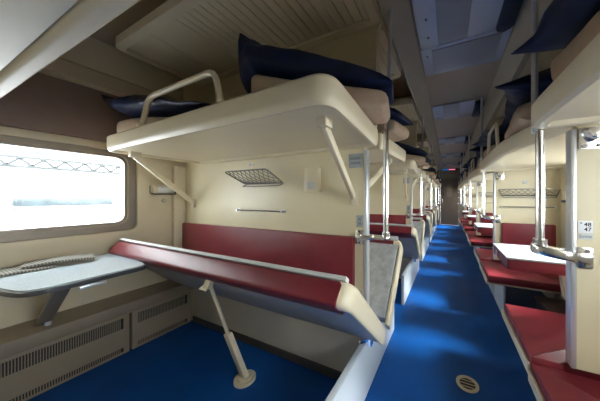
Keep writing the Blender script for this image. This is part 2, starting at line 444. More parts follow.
def make_upper_berth(Y, s, label):
    o = thing('upper_berth', label, 'berth', (-1.2, Y, 1.5), 'left upper berths')
    base = [(-2.12, .004), (-.385, .004), (-.335, .672), (-2.12, .640)]; rads = [.02, .03, .09, .09]
    fy = lambda z: (lambda x, y: (x, Y+s*y, z))
    def rim(b):
        prof = [(0, 1.540), (0, 1.596), (.010, 1.608), (.042, 1.608), (.042, 1.530), (.036, 1.516), (.028, 1.508), (.012, 1.505), (.004, 1.516)]
        rows = [[b.verts.new(fy(z)(*p)) for p in offs(base, rads, d)] for d, z in prof]
        for a in range(len(rows)):
            A, B = rows[a], rows[(a+1) % len(rows)]
            for k in range(len(A)): b.faces.new((A[k], A[(k+1) % len(A)], B[(k+1) % len(A)], B[k]))
    obj('rim', rim, 'berth', o)
    obj('board', lambda b: prism(b, offs(base, rads, .0415), fy(1.521), fy(1.595)), 'berthw', o)
    g = obj('guard_rail', lambda b: tube(b, [(-1.64, Y+s*.622, 1.60), (-1.60, Y+s*.605, 1.785), (-1.00, Y+s*.605, 1.795), (-.925, Y+s*.622, 1.60)], .0145, 10, smooth_r=.06), 'berth', o)
    for xf in (-1.64, -.925): obj('rail_foot', lambda b: cyl(b, (xf, Y+s*.622, 1.615), .021, .03), 'berth', g)
    for xt, yt, xb, zb in ((-.465, .50, -.545, 1.20), (-2.05, .50, -2.23, 1.15)):
        st = obj('strut', lambda b: bar(b, (xt, Y+s*yt, 1.495), (xb, Y+s*.02, zb), .038, .026, (0, 1, .9), .006), 'berth', o)
        obj('wall_bracket', lambda b: box(b, xb-.025, xb+.025, Y, Y+s*.025, zb-.05, zb+.03, .004), 'beige', st)
        obj('berth_bracket', lambda b: box(b, xt-.024, xt+.024, Y+s*(yt-.03), Y+s*(yt+.03), 1.485, 1.527, .004), 'beige', st)
    return o

def make_shelf(Y, s, label):
    o = thing('luggage_shelf', label, 'shelf', (-1.2, Y, 2.25), 'left luggage shelves')
    out = round_poly([(-2.13, .004), (-.372, .004), (-.372, .59), (-2.13, .59)], [.02, .01, .05, .07], 5)
    ins = inset(out, .05); fy = lambda z: (lambda x, y: (x, Y+s*y, z))
    obj('shelf_frame', lambda b: ring(b, out, ins, fy(2.243), fy(2.30)), 'beige', o)
    def planks(b):
        x = -2.07
        while x < -.44:
            w = .056 if x > -1.75 else .30
            if x+w > -.425: w = -.425-x
            box(b, x, x+w-.006, Y+s*.055, Y+s*.538, 2.257, 2.272, .003); x += w
    obj('plank_panel', planks, 'beige', o)
    obj('plank_backing', lambda b: box(b, -2.078, -.423, Y+s*.055, Y+s*.539, 2.273, 2.28), 'tan', o)
    return o

# soft goods ---------------------------------------------------------------
def pillow_bm(bm, fn, nu=26, nv=18, wr=1.0, seed=0):
    """pillow on the unit square; fn(u,v,t) -> world point, t in -1..1 is the thickness direction."""
    rnd = random.Random(seed); ph = [rnd.uniform(0, 6.28) for _ in range(6)]
    g = {}
    for side in (1, -1):
        for i in range(nu+1):
            for j in range(nv+1):
                u, v = i/nu, j/nv; a, c = 2*u-1, 2*v-1
                edge = i in (0, nu) or j in (0, nv)
                if side == -1 and edge: g[(i, j, -1)] = g[(i, j, 1)]; continue
                t = (1-abs(a)**2.6)**.55*(1-abs(c)**2.6)**.55
                w = 1+wr*(.10*math.sin(7*a+3*c+ph[0])+.07*math.sin(11*c-5*a+ph[1])+.05*math.sin(17*a+9*c+ph[2]))
                pin = 1-.06*(1-abs(a)**4)*abs(c)**3
                pin2 = 1-.06*(1-abs(c)**4)*abs(a)**3
                g[(i, j, side)] = bm.verts.new(fn(.5+.5*a*pin2, .5+.5*c*pin, side*t*w))
    for side in (1, -1):
        for i in range(nu):
            for j in range(nv):
                bm.faces.new((g[(i, j, side)], g[(i+1, j, side)], g[(i+1, j+1, side)], g[(i, j+1, side)]))

def loft(bm, secs, n=28, ex=3.2, axis='x', wr=.0, seed=0):
    """secs: (a, b_centre, z_centre, half_b, half_z) along axis a."""
    rnd = random.Random(seed); ph = [rnd.uniform(0, 6.28) for _ in range(4)]
    rows = []
    for (a, bc, zc, hb, hz) in secs:
        row = []
        for k in range(n):
            t = 2*PI*k/n; cx, sz = math.cos(t), math.sin(t)
            x = hb*math.copysign(abs(cx)**(2/ex), cx); z = hz*math.copysign(abs(sz)**(2/ex), sz)
            f = 1+wr*(math.sin(3*t+ph[0]+a*9)+.6*math.sin(5*t+ph[1]-a*14))
            p = (a, bc+x*f, zc+z*f) if axis == 'x' else (bc+x*f, a, zc+z*f)
            row.append(bm.verts.new(p))
        rows.append(row)
    for i in range(len(rows)-1):
        for k in range(n): bm.faces.new((rows[i][k], rows[i][(k+1) % n], rows[i+1][(k+1) % n], rows[i+1][k]))
    bm.faces.new(rows[0]); bm.faces.new(rows[-1][::-1])

def make_roll_aisle(Y, s, label):
    q = lambda x, z1, i=0., z0=1.613: (x, Y+s*(.07+i), Y+s*(.535-i), z0, z1)
    def warp(x, y, z): return (x-.06*(1-abs(y-Y)/.535)*max(0, min(1, (x+.87)/.6)), Y+(y-Y)*(1-.43*max(0, min(1, (x+.87)/.6))), z)
    o = obj('mattress_roll', lambda b: soft(b, [q(-.872, 1.76, .06, 1.64), q(-.862, 1.80, .01), q(-.84, 1.808), q(-.74, 1.785), q(-.62, 1.760), q(-.50, 1.742), q(-.40, 1.722), q(-.33, 1.708), q(-.28, 1.700, .01), q(-.262, 1.688, .025, 1.625), q(-.252, 1.67, .06, 1.64)], 5.0, wr=.008, seed=3, warp=warp),
        'roll', None, (-.6, Y+s*.3, 1.613))
    return tag(o, label, 'mattress', 'rolled mattresses on the left upper berths')
def make_pillow_aisle(Y, s, label):
    q = lambda x, z0, z1, i=0.: (x, Y+s*(.06+i), Y+s*(.545-i*.3), z0, z1)
    def warp(x, y, z): return (x-.07*(1-abs(y-Y)/.545)*max(0, min(1, (x+.87)/.6)), Y+(y-Y)*(1-.43*max(0, min(1, (x+.87)/.6))), z)
    o = obj('pillow', lambda b: soft(b, [q(-.930, 1.97, 2.015, .05), q(-.926, 1.80, 2.02, .01), q(-.916, 1.70, 2.005), q(-.900, 1.675, 1.985), q(-.886, 1.70, 1.972), q(-.876, 1.818, 1.966), q(-.80, 1.806, 1.952), q(-.70, 1.786, 1.925), q(-.60, 1.766, 1.895), q(-.50, 1.752, 1.868),
        q(-.40, 1.732, 1.828), q(-.33, 1.718, 1.802), q(-.28, 1.710, 1.782), q(-.25, 1.708, 1.758, .03), q(-.232, 1.710, 1.735, .07), q(-.225, 1.715, 1.722, .12)], 3.4, 64, 52, .028, 5, 'x', warp), 'navy', None, (-.6, Y+s*.3, 1.8), 60)
    return tag(o, label, 'pillow', 'navy pillows on the left upper berths')

# ---------------------------------------------------------------- left furniture, bay after bay
LB = {}
def bays(maker, labels, *a):
    """maker makes the first from a label; the rest are copies one bay further on."""
    r = maker(*a, labels[0])
    for k, lb in enumerate(labels[1:], 1): dup(r, PITCH*k, lb)
    return r
def lab(first, rest): return [first]+[rest % ORD[k] for k in range(1, NB)]

bays(lambda lb: make_side_panel(P0+TH/2, lb), lab('white low bench side panel nearest the camera along the aisle', 'white low bench side panel at the %s partition down the left of the aisle'))
make_lower_berth(P0, -1, 'tilted-up lower berth with long red bolster held by a floor support leg', True)
r = make_lower_berth(P0+PITCH, -1, 'tilted-up lower berth with red bolster on the near side of the second left partition', False)
for k in range(2, NB): dup(r, PITCH*(k-1), 'tilted-up lower berth with red bolster on the near side of the %s left partition' % ORD[k])
bays(lambda lb: make_lower_berth(P0+TH, 1, lb, False), lab('tilted-up lower berth showing its grey top just behind the first cream partition', 'tilted-up lower berth showing its grey top behind the %s left partition'))
bays(lambda lb: make_backrest(P0, lb), lab('long red backrest pad behind the tilted-up red bolster in the foreground', 'red backrest pad on the %s left partition'))
bays(lambda lb: make_upper_berth(P0, -1, lb), lab('large cream upper berth with tube rail nearest the camera, right of the window', 'cream upper berth on the near side of the %s left partition'))
bays(lambda lb: make_upper_berth(P0+TH, 1, lb), lab('cream upper berth end just behind the first partition and chrome pole', 'cream upper berth on the far side of the %s left partition'))
u = make_upper_berth(P0-PITCH+TH, 1, 'pale underside of an upper berth overhead in the top left corner')
for c in list(u.children):
    if c.name.startswith('guard'):
        for g in list(c.children): bpy.data.objects.remove(g)
        bpy.data.objects.remove(c)
bays(lambda lb: make_shelf(P0, -1, lb), lab('plank luggage shelf above the nearest navy pillows', 'luggage shelf on the near side of the %s left partition'))
bays(lambda lb: make_shelf(P0+TH, 1, lb), lab('luggage shelf just behind the first left partition', 'luggage shelf on the far side of the %s left partition'))
bays(lambda lb: make_roll_aisle(P0, -1, lb), lab('tan folded mattress under the big navy pillow on the nearest left upper berth', 'tan folded mattress on the upper berth before the %s left partition'))
bays(lambda lb: make_pillow_aisle(P0, -1, lb), lab('big navy pillow lying on tan mattress at aisle end of the nearest left upper berth', 'navy pillow on the upper berth before the %s left partition'))
bays(lambda lb: make_roll_aisle(P0+TH, 1, lb), lab('tan folded mattress on the upper berth just behind the first left partition', 'tan folded mattress on the upper berth beyond the %s left partition'))
bays(lambda lb: make_pillow_aisle(P0+TH, 1, lb), lab('navy pillow on the upper berth just behind the first left partition', 'navy pillow on the upper berth beyond the %s left partition'))
# window end of the nearest upper berth
q = lambda x, z0, z1, i=0.: (x+.07, .70+i, 1.20-i, z0, z1+.015)
o = obj('mattress_roll', lambda b: soft(b, [q(-2.30, 1.66, 1.70, .08), q(-2.285, 1.63, 1.745, .03), q(-2.24, 1.613, 1.768), q(-2.0, 1.613, 1.748), q(-1.75, 1.613, 1.712), q(-1.60, 1.613, 1.684), q(-1.50, 1.613, 1.655, .02), q(-1.47, 1.618, 1.64, .06)], 3.2, wr=.012, seed=9), 'roll', None, (-1.75, .93, 1.604))
tag(o, 'tan folded mattress by the window end of the nearest left upper berth', 'mattress', 'rolled mattresses on the left upper berths')
q = lambda x, z0, z1, i=0.: (x+.08, .67+i, 1.20-i, z0+.018, z1+.02)
o = obj('pillow', lambda b: soft(b, [q(-2.375, 1.915, 1.935, .0), q(-2.34, 1.84, 1.925), q(-2.27, 1.79, 1.905), q(-2.0, 1.757, 1.885), q(-1.75, 1.722, 1.83), q(-1.55, 1.69, 1.76), q(-1.40, 1.672, 1.715), q(-1.25, 1.66, 1.685, .02), q(-1.18, 1.66, 1.668, .08)], 2.6, 56, 44, .04, 11), 'navy', None, (-1.75, .93, 1.74), 60)
tag(o, 'navy pillow with pointed corner beside the window end of the upper berth', 'pillow', 'navy pillows on the left upper berths')

# poles on the left partition edges
def make_pole_l(lb):
    o = thing('grab_pole', lb, 'pole', (-.342, P0, .93), 'chrome grab poles on the left')
    obj('lower_pole', lambda b: tube(b, [(-.342, P0, .955), (-.342, P0, 1.885)], .0155, 14), 'chrome', o)
    obj('upper_pole', lambda b: tube(b, [(-.330, P0+.02, 1.885), (-.318, P0+.02, 2.38)], .0125, 12), 'trim', o)
    cl = obj('foot_bracket', lambda b: [prism(b, rrect(-.43, -.318, P0-.03, P0+.03, .028), lambda x, y: (x, y, .945), lambda x, y: (x, y, .965), .004),
        bar(b, (-.415, P0-.01, .955), (-.50, P0-.035, .95), .03, .024, (0, 0, 1)), cyl(b, (-.342, P0, .975), .024, .03)], 'chrome', o)
    def wp(b):
        prism(b, rrect(-.53, -.484, P0-.0065, P0-.0155, .002) and rrect(-.535, -.484, .905, .995, .008), lambda x, z: (x, P0-.0005, z), lambda x, z: (x, P0-.012, z), .002)
        box(b, -.525, -.488, P0-.04, P0-.011, .93, .972, .006)
    obj('wall_plate', wp, 'chrome', cl)
    obj('bolt', lambda b: [cyl(b, (-.51, P0-.013, zz), .008, .006, 'y', 12) for zz in (.915, .985)], 'steel', cl)
    obj('top_clamp', lambda b: [box(b, -.375, -.315, P0-.022, P0+.036, 1.875, 1.905, .008), cyl(b, (-.342, P0, 1.87), .023, .035), tube(b, [(-.35, P0, 1.89), (-.40, P0-.03, 1.885)], .013)], 'chrome', o)
    return o
bays(make_pole_l, lab('chrome grab pole at the aisle edge of the nearest left partition', 'chrome grab pole at the %s left partition'))

# fittings on the first left partition
def basket(x0, x1, Y, z0, z1, dep, lb, grp):
    """wire mesh basket hanging on a wall whose face is Y, reaching towards -y"""
    o = thing('wire_basket', lb, 'basket', ((x0+x1)/2, Y, z0), grp)
    W = [Vector((x0+.06, Y-.010, z0)), Vector((x1, Y-.010, z0)), Vector((x1-.03, Y-dep, z1)), Vector((x0, Y-dep, z1))]
    sag = lambda u, v: W[0].lerp(W[1], u).lerp(W[3].lerp(W[2], u), v)-Vector((0, 0, .030*(1-abs(2*u-1)**3)*math.sin(PI*v)))
    obj('basket_rim', lambda b: tube(b, W, .0048, 6, True, .03), 'steel', o)
    def net(b):
        N, K = 10, 3.2
        for i in range(-3, N+1):
            for fl in (0, 1):
                pts = []
                for j in range(13):
                    v = j/12; u = (i+K*v)/N
                    if -1e-6 <= u <= 1+1e-6: pts.append(sag(1-u if fl else u, v))
                if len(pts) > 1: tube(b, pts, .0024, 5)
    obj('wire_net', net, 'steel', o)
    obj('lower_bar', lambda b: tube(b, [(x0+.07, Y-.004, z0-.005), (x0+.07, Y-.05, z0-.022), (x1-.01, Y-.05, z0-.022), (x1-.01, Y-.004, z0-.005)], .0036, 6, smooth_r=.02), 'steel', o)
    return o
def towel_bar(x0, x1, Y, z, lb, grp):
    o = thing('towel_rail', lb, 'rail', ((x0+x1)/2, Y, z), grp)
    obj('rod', lambda b: tube(b, [(x0, Y-.03, z), (x1, Y-.03, z)], .005, 8), 'steel', o)
    for x in (x0, x1):
        obj('end_bracket', lambda b: [cyl(b, (x, Y-.004, z), .014, .006, 'y', 14), cyl(b, (x, Y-.02, z), .008, .03, 'y', 12)], 'trim', o)
    return o
bays(lambda lb: basket(-1.585, -1.12, P0, 1.305, 1.395, .15, lb, 'wire baskets on the left partitions'),
     lab('wire mesh basket on the cream wall under the nearest left upper berth', 'wire mesh basket on the %s left partition'))
bays(lambda lb: towel_bar(-1.60, -1.12, P0, 1.092, lb, 'towel rails on the left partitions'),
     lab('thin towel rail below the nearest wire basket on the left', 'thin towel rail on the %s left partition'))
def sockbox(lb):
    o = thing('switch_box', lb, 'switch', (-.855, P0, 1.23), 'switch boxes on the left partitions')
    obj('housing', lambda b: box(b, -.915, -.795, P0-.035, P0-.0005, 1.235, 1.40, .006), 'berth', o)
    obj('button', lambda b: box(b, -.885, -.83, P0-.039, P0-.0345, 1.255, 1.30, .003), 'edge', o)
    obj('cover_flap', lambda b: box(b, -.885, -.83, P0-.038, P0-.0345, 1.308, 1.375, .003), 'berth', o)
    return o
bays(sockbox, lab('cream switch box on the wall beside the nearest strut', 'cream switch box on the %s left partition'))
def plate(x0, x1, z0, z1, lb, grp, bars=2):
    o = thing('notice_plate', lb, 'sign', ((x0+x1)/2, P0, z0), grp)
    obj('plate', lambda b: box(b, x0, x1, P0-.005, P0-.0005, z0, z1, .001), 'plate', o)
    h = (z1-z0)/(bars+1)
    obj('print', lambda b: [box(b, x0+.012, x1-.012, P0-.0057, P0-.0049, z1-h*(i+1)-.009, z1-h*(i+1)+.009) for i in range(bars)], 'ink2', o)
    return o
bays(lambda lb: plate(-.585, -.492, 1.385, 1.475, lb, 'upper notice plates'), lab('grey notice plate high on the partition under the nearest upper berth', 'grey notice plate high on the %s left partition'))
bays(lambda lb: plate(-.532, -.488, 1.01, 1.085, lb, 'lower number plates'), lab('small grey number plate above the nearest left pole bracket', 'small grey number plate low on the %s left partition'))
def hook(x, z, lb, grp, sgn=-1, Y=P0):
    o = thing('coat_hook', lb, 'hook', (x, Y, z), grp)
    obj('base', lambda b: cyl(b, (x, Y+sgn*.0035, z), .012, .007, 'y', 14), 'trim', o)
    obj('prong', lambda b: tube(b, [(x, Y+sgn*.006, z), (x, Y+sgn*.035, z-.012), (x, Y+sgn*.04, z+.018)], .005, 8, smooth_r=.01), 'trim', o)
    return o
hook(-1.45, 1.462, 'coat hook above the nearest wire basket on the left', 'coat hooks on the first left partition')
hook(-.63, 1.43, 'coat hook left of the grey notice plate under the upper berth', 'coat hooks on the first left partition')
hook(-.86, 2.17, 'coat hook above the big navy pillow on the left', 'coat hooks on the first left partition')

# reading lamp and knob on the window wall
o = thing('reading_lamp', 'small horizontal reading lamp with frosted tube beside the window', 'lamp', (XL, 1.07, 1.27))
obj('lamp_end', lambda b: [cyl(b, (-2.375, 1.005, 1.27), .036, .03, 'y', 20)], 'berth', o)
obj('lamp_tube', lambda b: [cyl(b, (-2.375, 1.08, 1.27), .033, .118, 'y', 20), ball(b, (-2.375, 1.139, 1.27), .033, (1, .5, 1))], 'white', o)
obj('lamp_bracket', lambda b: [tube(b, [(-2.41, .995, 1.236), (-2.35, .995, 1.225), (-2.35, 1.16, 1.225), (-2.37, 1.165, 1.26)], .005, 8, smooth_r=.015), box(b, XL+.0005, -2.40, .99, 1.15, 1.24, 1.30, .003)], 'tedge', o)
o = thing('call_button', 'small round button on the window wall below the reading lamp', 'button', (XL, 1.095, 1.16))
obj('base', lambda b: cyl(b, (XL+.0055, 1.095, 1.165), .018, .0112, 'x', 18), 'tan', o)
obj('knob', lambda b: ball(b, (XL+.022, 1.095, 1.165), .012), 'edge', o)

# window table and what lies on it
o = thing('window_table', 'folding window table with pale blue-white top and dark edge', 'table', (-2.38, .5, .4))
tp = round_poly([(XL+.022, .22), (-1.95, .22), (-1.745, .27), (-1.765, .715), (-2.0, .745), (XL+.022, .745)], [.005, .12, .09, .05, .12, .005], 7)
obj('table_top', lambda b: prism_z(b, inset(tp, .008), .757, .766), 'wtable', o)
obj('table_edge', lambda b: prism_z(b, tp, .735, .7565, .003), 'tedge', o)
obj('table_leg', lambda b: bar(b, (-2.31, .42, .414), (-1.94, .43, .735), .062, .022, (0, 1, 0)), 'leg', o)
obj('leg_foot', lambda b: cyl(b, (-2.30, .435, .402), .014, .03), 'trim', o)
obj('bottle_opener', lambda b: [box(b, -1.772, -1.756, .43, .53, .712, .728, .004), box(b, -1.79, -1.768, .44, .52, .722, .735, .002)], 'trim', o)
def mag(bm, pts, z0, th, w):
    # leaf bundle following a wavy line
    n = len(pts)
    for (x0, y0, za), (x1, y1, zb) in zip(pts[:-1], pts[1:]):
        pass
    a = []
    for (x, y, z) in pts:
        a.append([bm.verts.new((x, y, z)), bm.verts.new((x-w, y+.03, z)), bm.verts.new((x-w, y+.03, z+th)), bm.verts.new((x, y, z+th))])
    for i in range(n-1):
        for k in range(4): bm.faces.new((a[i][k], a[i][(k+1) % 4], a[i+1][(k+1) % 4], a[i+1][k]))
    bm.faces.new(a[0]); bm.faces.new(a[-1][::-1])
o = thing('folded_newspaper', 'folded striped newspaper lying on the window table by the wall', 'newspaper', (-2.28, .40, .767))
obj('lower_fold', lambda b: mag(b, [(-2.185-.001*i, .225+.022*i, .7665+.003*abs(math.sin(i*.5))) for i in range(11)], 0, .013, .19), 'paper', o)
obj('upper_fold', lambda b: mag(b, [(-2.235+.006*i, .33+.027*i, .781+.010*math.sin(PI*i/10)) for i in range(11)], 0, .014, .15), 'paper', o)

# ------------------------------------------------------------------ right side
def make_seat(Y, s, label, first=False):
    """seat whose back is at partition face Y; s=+1 extends to +y. strip of it passes the partition edge"""
    o = thing('side_bench', label, 'seat', (.72, Y, 0), 'red side seats')
    L = .54
    yy = lambda y: Y+s*y
    poly = [(.352, yy(-.019)), (.470, yy(-.019)), (.470, yy(.002)), (XR-.004, yy(.002)), (XR-.004, yy(L)), (.352, yy(L))]
    dz = .0 if s > 0 else -.025
    obj('seat_cushion', lambda b: prism_z(b, round_poly(poly, .006, 2), .378+dz, .450+dz, .010), 'red', o)
    obj('seat_board', lambda b: box(b, .36, XR-.006, yy(.004), yy(L-.01), .362+dz, .377+dz, .003), 'berth', o)
    obj('aisle_strip', lambda b: box(b, .338, .3515, yy(-.017), yy(L-.002), .360+dz, .412+dz, .003), 'berth', o)
    obj('bench_side', lambda b: box(b, .487, .505, yy(.006), yy(L-.05), .003, .361+dz, .003), 'panel', o)
    obj('bench_foot', lambda b: box(b, XR-.03, XR-.004, yy(.006), yy(L-.05), .003, .361+dz, .003), 'tan', o)
    return o
R0 = P0+TH
bays(lambda lb: make_seat(R0, 1, lb), lab('red side seat in the right foreground just past the cream partition', 'red side seat past the %s right partition')[:NB])
rs = make_seat(P0, -1, 'red side seat at the bottom right corner before the cream partition')
dup(rs, PITCH, 'red side seat beyond the nearest red-edged side table')
for k in range(2, NB): dup(rs, PITCH*k, 'red side seat before the %s right partition' % ORD[k])

def make_side_table(lb):
    cy = P0+TH+.875
    o = thing('side_table', lb, 'table', (.74, cy, .65), 'side tables by the right windows')
    obj('table_top', lambda b: prism_z(b, rrect(.382, XR-.0003, cy-.27, cy+.28, .01), .748, .760, .003), 'table', o)
    obj('padded_underside', lambda b: prism_z(b, rrect(.388, XR-.0003, cy-.266, cy+.276, .014), .672, .747, .008), 'red', o)
    obj('support_arm', lambda b: [bar(b, (.715, cy-.20, .672), (.735, cy-.20, .50), .05, .03, (0, 1, 0)), bar(b, (.72, cy-.20, .515), (XR-.0003, cy-.20, .44), .045, .03, (0, 1, 0))], 'berth', o)
    obj('latch', lambda b: box(b, .374, .3815, cy+.06, cy+.10, .68, .735, .002), 'trim', o)
    return o
bays(make_side_table, [x for x in lab('red-edged side table with white top behind the right chrome pole', 'red-edged side table past the %s right partition')][:4])

tag(obj('storage_box', lambda b: [box(b, .70, 1.07, 2.03, 2.42, .003, .30, .012), box(b, .69, 1.075, 2.025, 2.425, .301, .325, .006)], 'black', None, (.88, 2.22, 0)),
    'black storage box on the floor under the nearest side table', 'box')
def make_back_r(lb):
    return tag(obj('backrest_pad', lambda b: prism(b, rrect(.565, 1.04, .47, .90, .012), lambda x, z: (x, P0+PITCH-.001, z), lambda x, z: (x, P0+PITCH-.036, z), .008), 'red', None, (.8, P0+PITCH, .47)),
               lb, 'backrest', 'red backrest pads on the right partitions')
r = make_back_r('red backrest pad on the right wall behind the chrome pole and white table')
for k in range(1, NB-1): dup(r, PITCH*k, 'red backrest pad on the %s right partition' % ORD[k+1])

def make_upper_r(Y, label):
    """Y: near end; one bay long, edge facing the aisle"""
    o = thing('side_upper_berth', label, 'berth', (.7, Y, 1.5), 'right upper berths')
    y0, y1 = Y+.012, Y+PITCH-TH-.012
    base = [(.50, y0), (.345, y0+.50), (.325, y1-.10), (.338, y1), (XR-.004, y1), (XR-.004, y0)]; rads = [.08, .3, .10, .035, .012, .012]
    fy = lambda z: (lambda x, y: (x, y, z))
    def rim(b):
        prof = [(0, 1.54), (0, 1.60), (.010, 1.612), (.066, 1.612), (.066, 1.530), (.05, 1.503), (.018, 1.503), (.004, 1.515)]
        rows = [[b.verts.new(fy(z)(*p)) for p in offs(base, rads, d)] for d, z in prof]
        for a in range(len(rows)):
            A, B = rows[a], rows[(a+1) % len(rows)]
            for k in range(len(A)): b.faces.new((A[k], A[(k+1) % len(A)], B[(k+1) % len(A)], B[k]))
    obj('rim', rim, 'berth', o)
    obj('board', lambda b: prism(b, offs(base, rads, .0655), fy(1.520), fy(1.60)), 'berthw', o)
    obj('guard_rail', lambda b: tube(b, [(.352, Y+.74, 1.60), (.35, Y+.78, 1.80), (.35, Y+1.14, 1.80), (.352, Y+1.18, 1.60)], .013, 10, smooth_r=.05), 'berth', o)
    return o
u0 = make_upper_r(P0-PITCH+TH, 'cream side upper berth overhead in the right foreground')
dup(u0, PITCH, 'cream side upper berth behind the pole on the right, over the side table')
for k in range(2, NB+1): dup(u0, PITCH*k, 'cream side upper berth past the %s right partition' % ORD[k-1])

def make_shelf_r(lb):
    o = thing('side_luggage_shelf', lb, 'shelf', (.8, P0-PITCH+TH, 2.14), 'right luggage shelves')
    y0 = P0-PITCH+TH+.004; y1 = P0-.004
    obj('shelf_board', lambda b: box(b, .492, XR-.004, y0, y1, 2.14, 2.17, .006), 'beige', o)
    obj('shelf_lip', lambda b: box(b, .492, .515, y0, y1, 2.1705, 2.22, .006), 'beige', o)
    return o
r = make_shelf_r('side luggage shelf over the right foreground berth')
for k in range(1, NB+1): dup(r, PITCH*k, 'side luggage shelf over the %s berth on the right' % ORD[k])

def roll_r(Y, s, lb):
    """folded mattress at a berth end; s=+1 grows to +y from Y"""
    q = lambda y, z1, i=0., z0=1.613: (Y+s*y, .345+i+.08*(y-.14), 1.03-i, z0, z1)
    o = obj('mattress_roll', lambda b: soft(b, [q(.142, 1.70, .05, 1.64), q(.155, 1.73, .015), q(.18, 1.742), q(.38, 1.738), q(.55, 1.725), q(.65, 1.70), q(.69, 1.67, .02), q(.705, 1.65, .06, 1.625)], 4.0, axis='y', wr=.012, seed=4), 'roll', None, (.68, Y+s*.4, 1.613))
    return tag(o, lb, 'mattress', 'rolled mattresses on the right upper berths')
def pillow_r(Y, s, lb):
    q = lambda y, x0, z0, z1, i=0.: (Y+s*y, x0, 1.02-i, z0, z1)
    o = obj('pillow', lambda b: soft(b, [q(.10, .238, 1.80, 1.835), q(.115, .25, 1.775, 1.86), q(.16, .285, 1.758, 1.90), q(.25, .31, 1.75, 1.95), q(.40, .345, 1.748, 1.955), q(.55, .365, 1.742, 1.92), q(.66, .38, 1.738, 1.86), q(.73, .39, 1.735, 1.79), q(.76, .40, 1.737, 1.75)], 1.9, 56, 44, .035, 21, 'y'), 'navy', None, (.68, Y+s*.4, 1.82), 60)
    return tag(o, lb, 'pillow', 'navy pillows on the right upper berths')
r1 = roll_r(P0-.02, -1, 'tan folded mattress on the right foreground upper berth'); r2 = pillow_r(P0-.02, -1, 'navy pillow at top right on the right foreground upper berth')
for k in range(1, NB):
    dup(r1, PITCH*k, 'tan folded mattress at the far end of the %s berth on the right' % ORD[k])
    dup(r2, PITCH*k, 'navy pillow at the far end of the %s berth on the right' % ORD[k])
r1 = roll_r(R0+.04, 1, 'tan folded mattress just past the right upper pole'); r2 = pillow_r(R0+.04, 1, 'navy pillow just past the right upper pole, below the ceiling edge')
for k in range(1, NB):
    dup(r1, PITCH*k, 'tan folded mattress at the near end of the %s berth on the right' % ORD[k+1])
    dup(r2, PITCH*k, 'navy pillow at the near end of the %s berth on the right' % ORD[k+1])

def make_pole_r(lb):
    o = thing('grab_pole', lb, 'pole', (.378, P0, .95), 'chrome grab poles on the right')
    obj('lower_pole', lambda b: tube(b, [(.378, P0+.0, .985), (.378, P0+.0, 1.502)], .0165, 14), 'chrome', o)
    obj('upper_pole', lambda b: tube(b, [(.364, P0+.018, 1.50), (.364, P0+.018, 2.428)], .0135, 12), 'trim', o)
    cl = obj('foot_bracket', lambda b: [
        prism(b, round_poly([(.335, P0-.005), (.36, P0-.05), (.46, P0-.065), (.505, P0-.035), (.465, P0+.005), (.37, P0+.035)], .02, 4), lambda x, y: (x, y, .985-.16*(x-.34)-.036), lambda x, y: (x, y, .985-.16*(x-.34)+.004), .010),
        bar(b, (.47, P0-.030, .95), (.535, P0-.030, .94), .04, .026, (0, 0, 1)), cyl(b, (.378, P0, .992), .026, .035)], 'chrome', o)
    obj('wall_plate', lambda b: prism(b, rrect(.502, .550, .895, .985, .006), lambda x, z: (x, P0-.0005, z), lambda x, z: (x, P0-.012, z), .002), 'chrome', cl)
    for zz in (.909, .971):
        obj('bolt', lambda b: [cyl(b, (.532, P0-.013, zz), .009, .006, 'y', 14), cyl(b, (.532, P0-.0165, zz), .004, .002, 'y', 8)], 'steel', cl)
    return o
bays(make_pole_r, lab('chrome grab pole in front of the nearest side table on the right', 'chrome grab pole at the %s right partition'))
def make_latch(lb):
    o = thing('berth_latch', lb, 'latch', (.55, P0, 1.40), 'chrome berth latches')
    obj('latch_plate', lambda b: prism(b, rrect(.506, .585, 1.405, 1.497, .006), lambda x, z: (x, P0-.0005, z), lambda x, z: (x, P0-.008, z), .002), 'chrome', o)
    def shell(b):
        prism(b, round_poly([(.512, 1.492), (.58, 1.492), (.578, 1.46), (.56, 1.432), (.532, 1.432), (.514, 1.46)], .015, 4), lambda x, z: (x, P0-.008, z), lambda x, z: (.546+(x-.546)*.7, P0-.05, 1.47+(z-1.47)*.75), .005)
    obj('latch_hook', shell, 'chrome', o)
    for x in (.521, .57):
        obj('bolt', lambda b: cyl(b, (x, P0-.011, 1.417), .0075, .007, 'y', 12), 'steel', o)
    return o
bays(make_latch, lab('chrome berth latch under the right foreground berth, above the 48 47 sign', 'chrome berth latch at the top of the %s right partition'))
o = thing('berth_number_sign', 'white berth number sign reading 48 and 47 on right partition', 'sign', (.53, P0, 1.02))
obj('plate', lambda b: box(b, .506, .553, P0-.003, P0-.0005, 1.046, 1.098, .0008), 'white', o)
text('number', '48', .023, (.536, P0-.0032, 1.082), o, 'ink'); text('number', '47', .023, (.536, P0-.0032, 1.061), o, 'ink')
obj('mark', lambda b: box(b, .512, .519, P0-.0036, P0-.0028, 1.086, 1.091), 'ink2', o)
obj('lower_plate', lambda b: box(b, .506, .553, P0-.003, P0-.0005, 1.018, 1.0445, .0008), 'edge', o)
text('lettering', 'Блок', .017, (.5295, P0-.0032, 1.031), o, 'ink2')

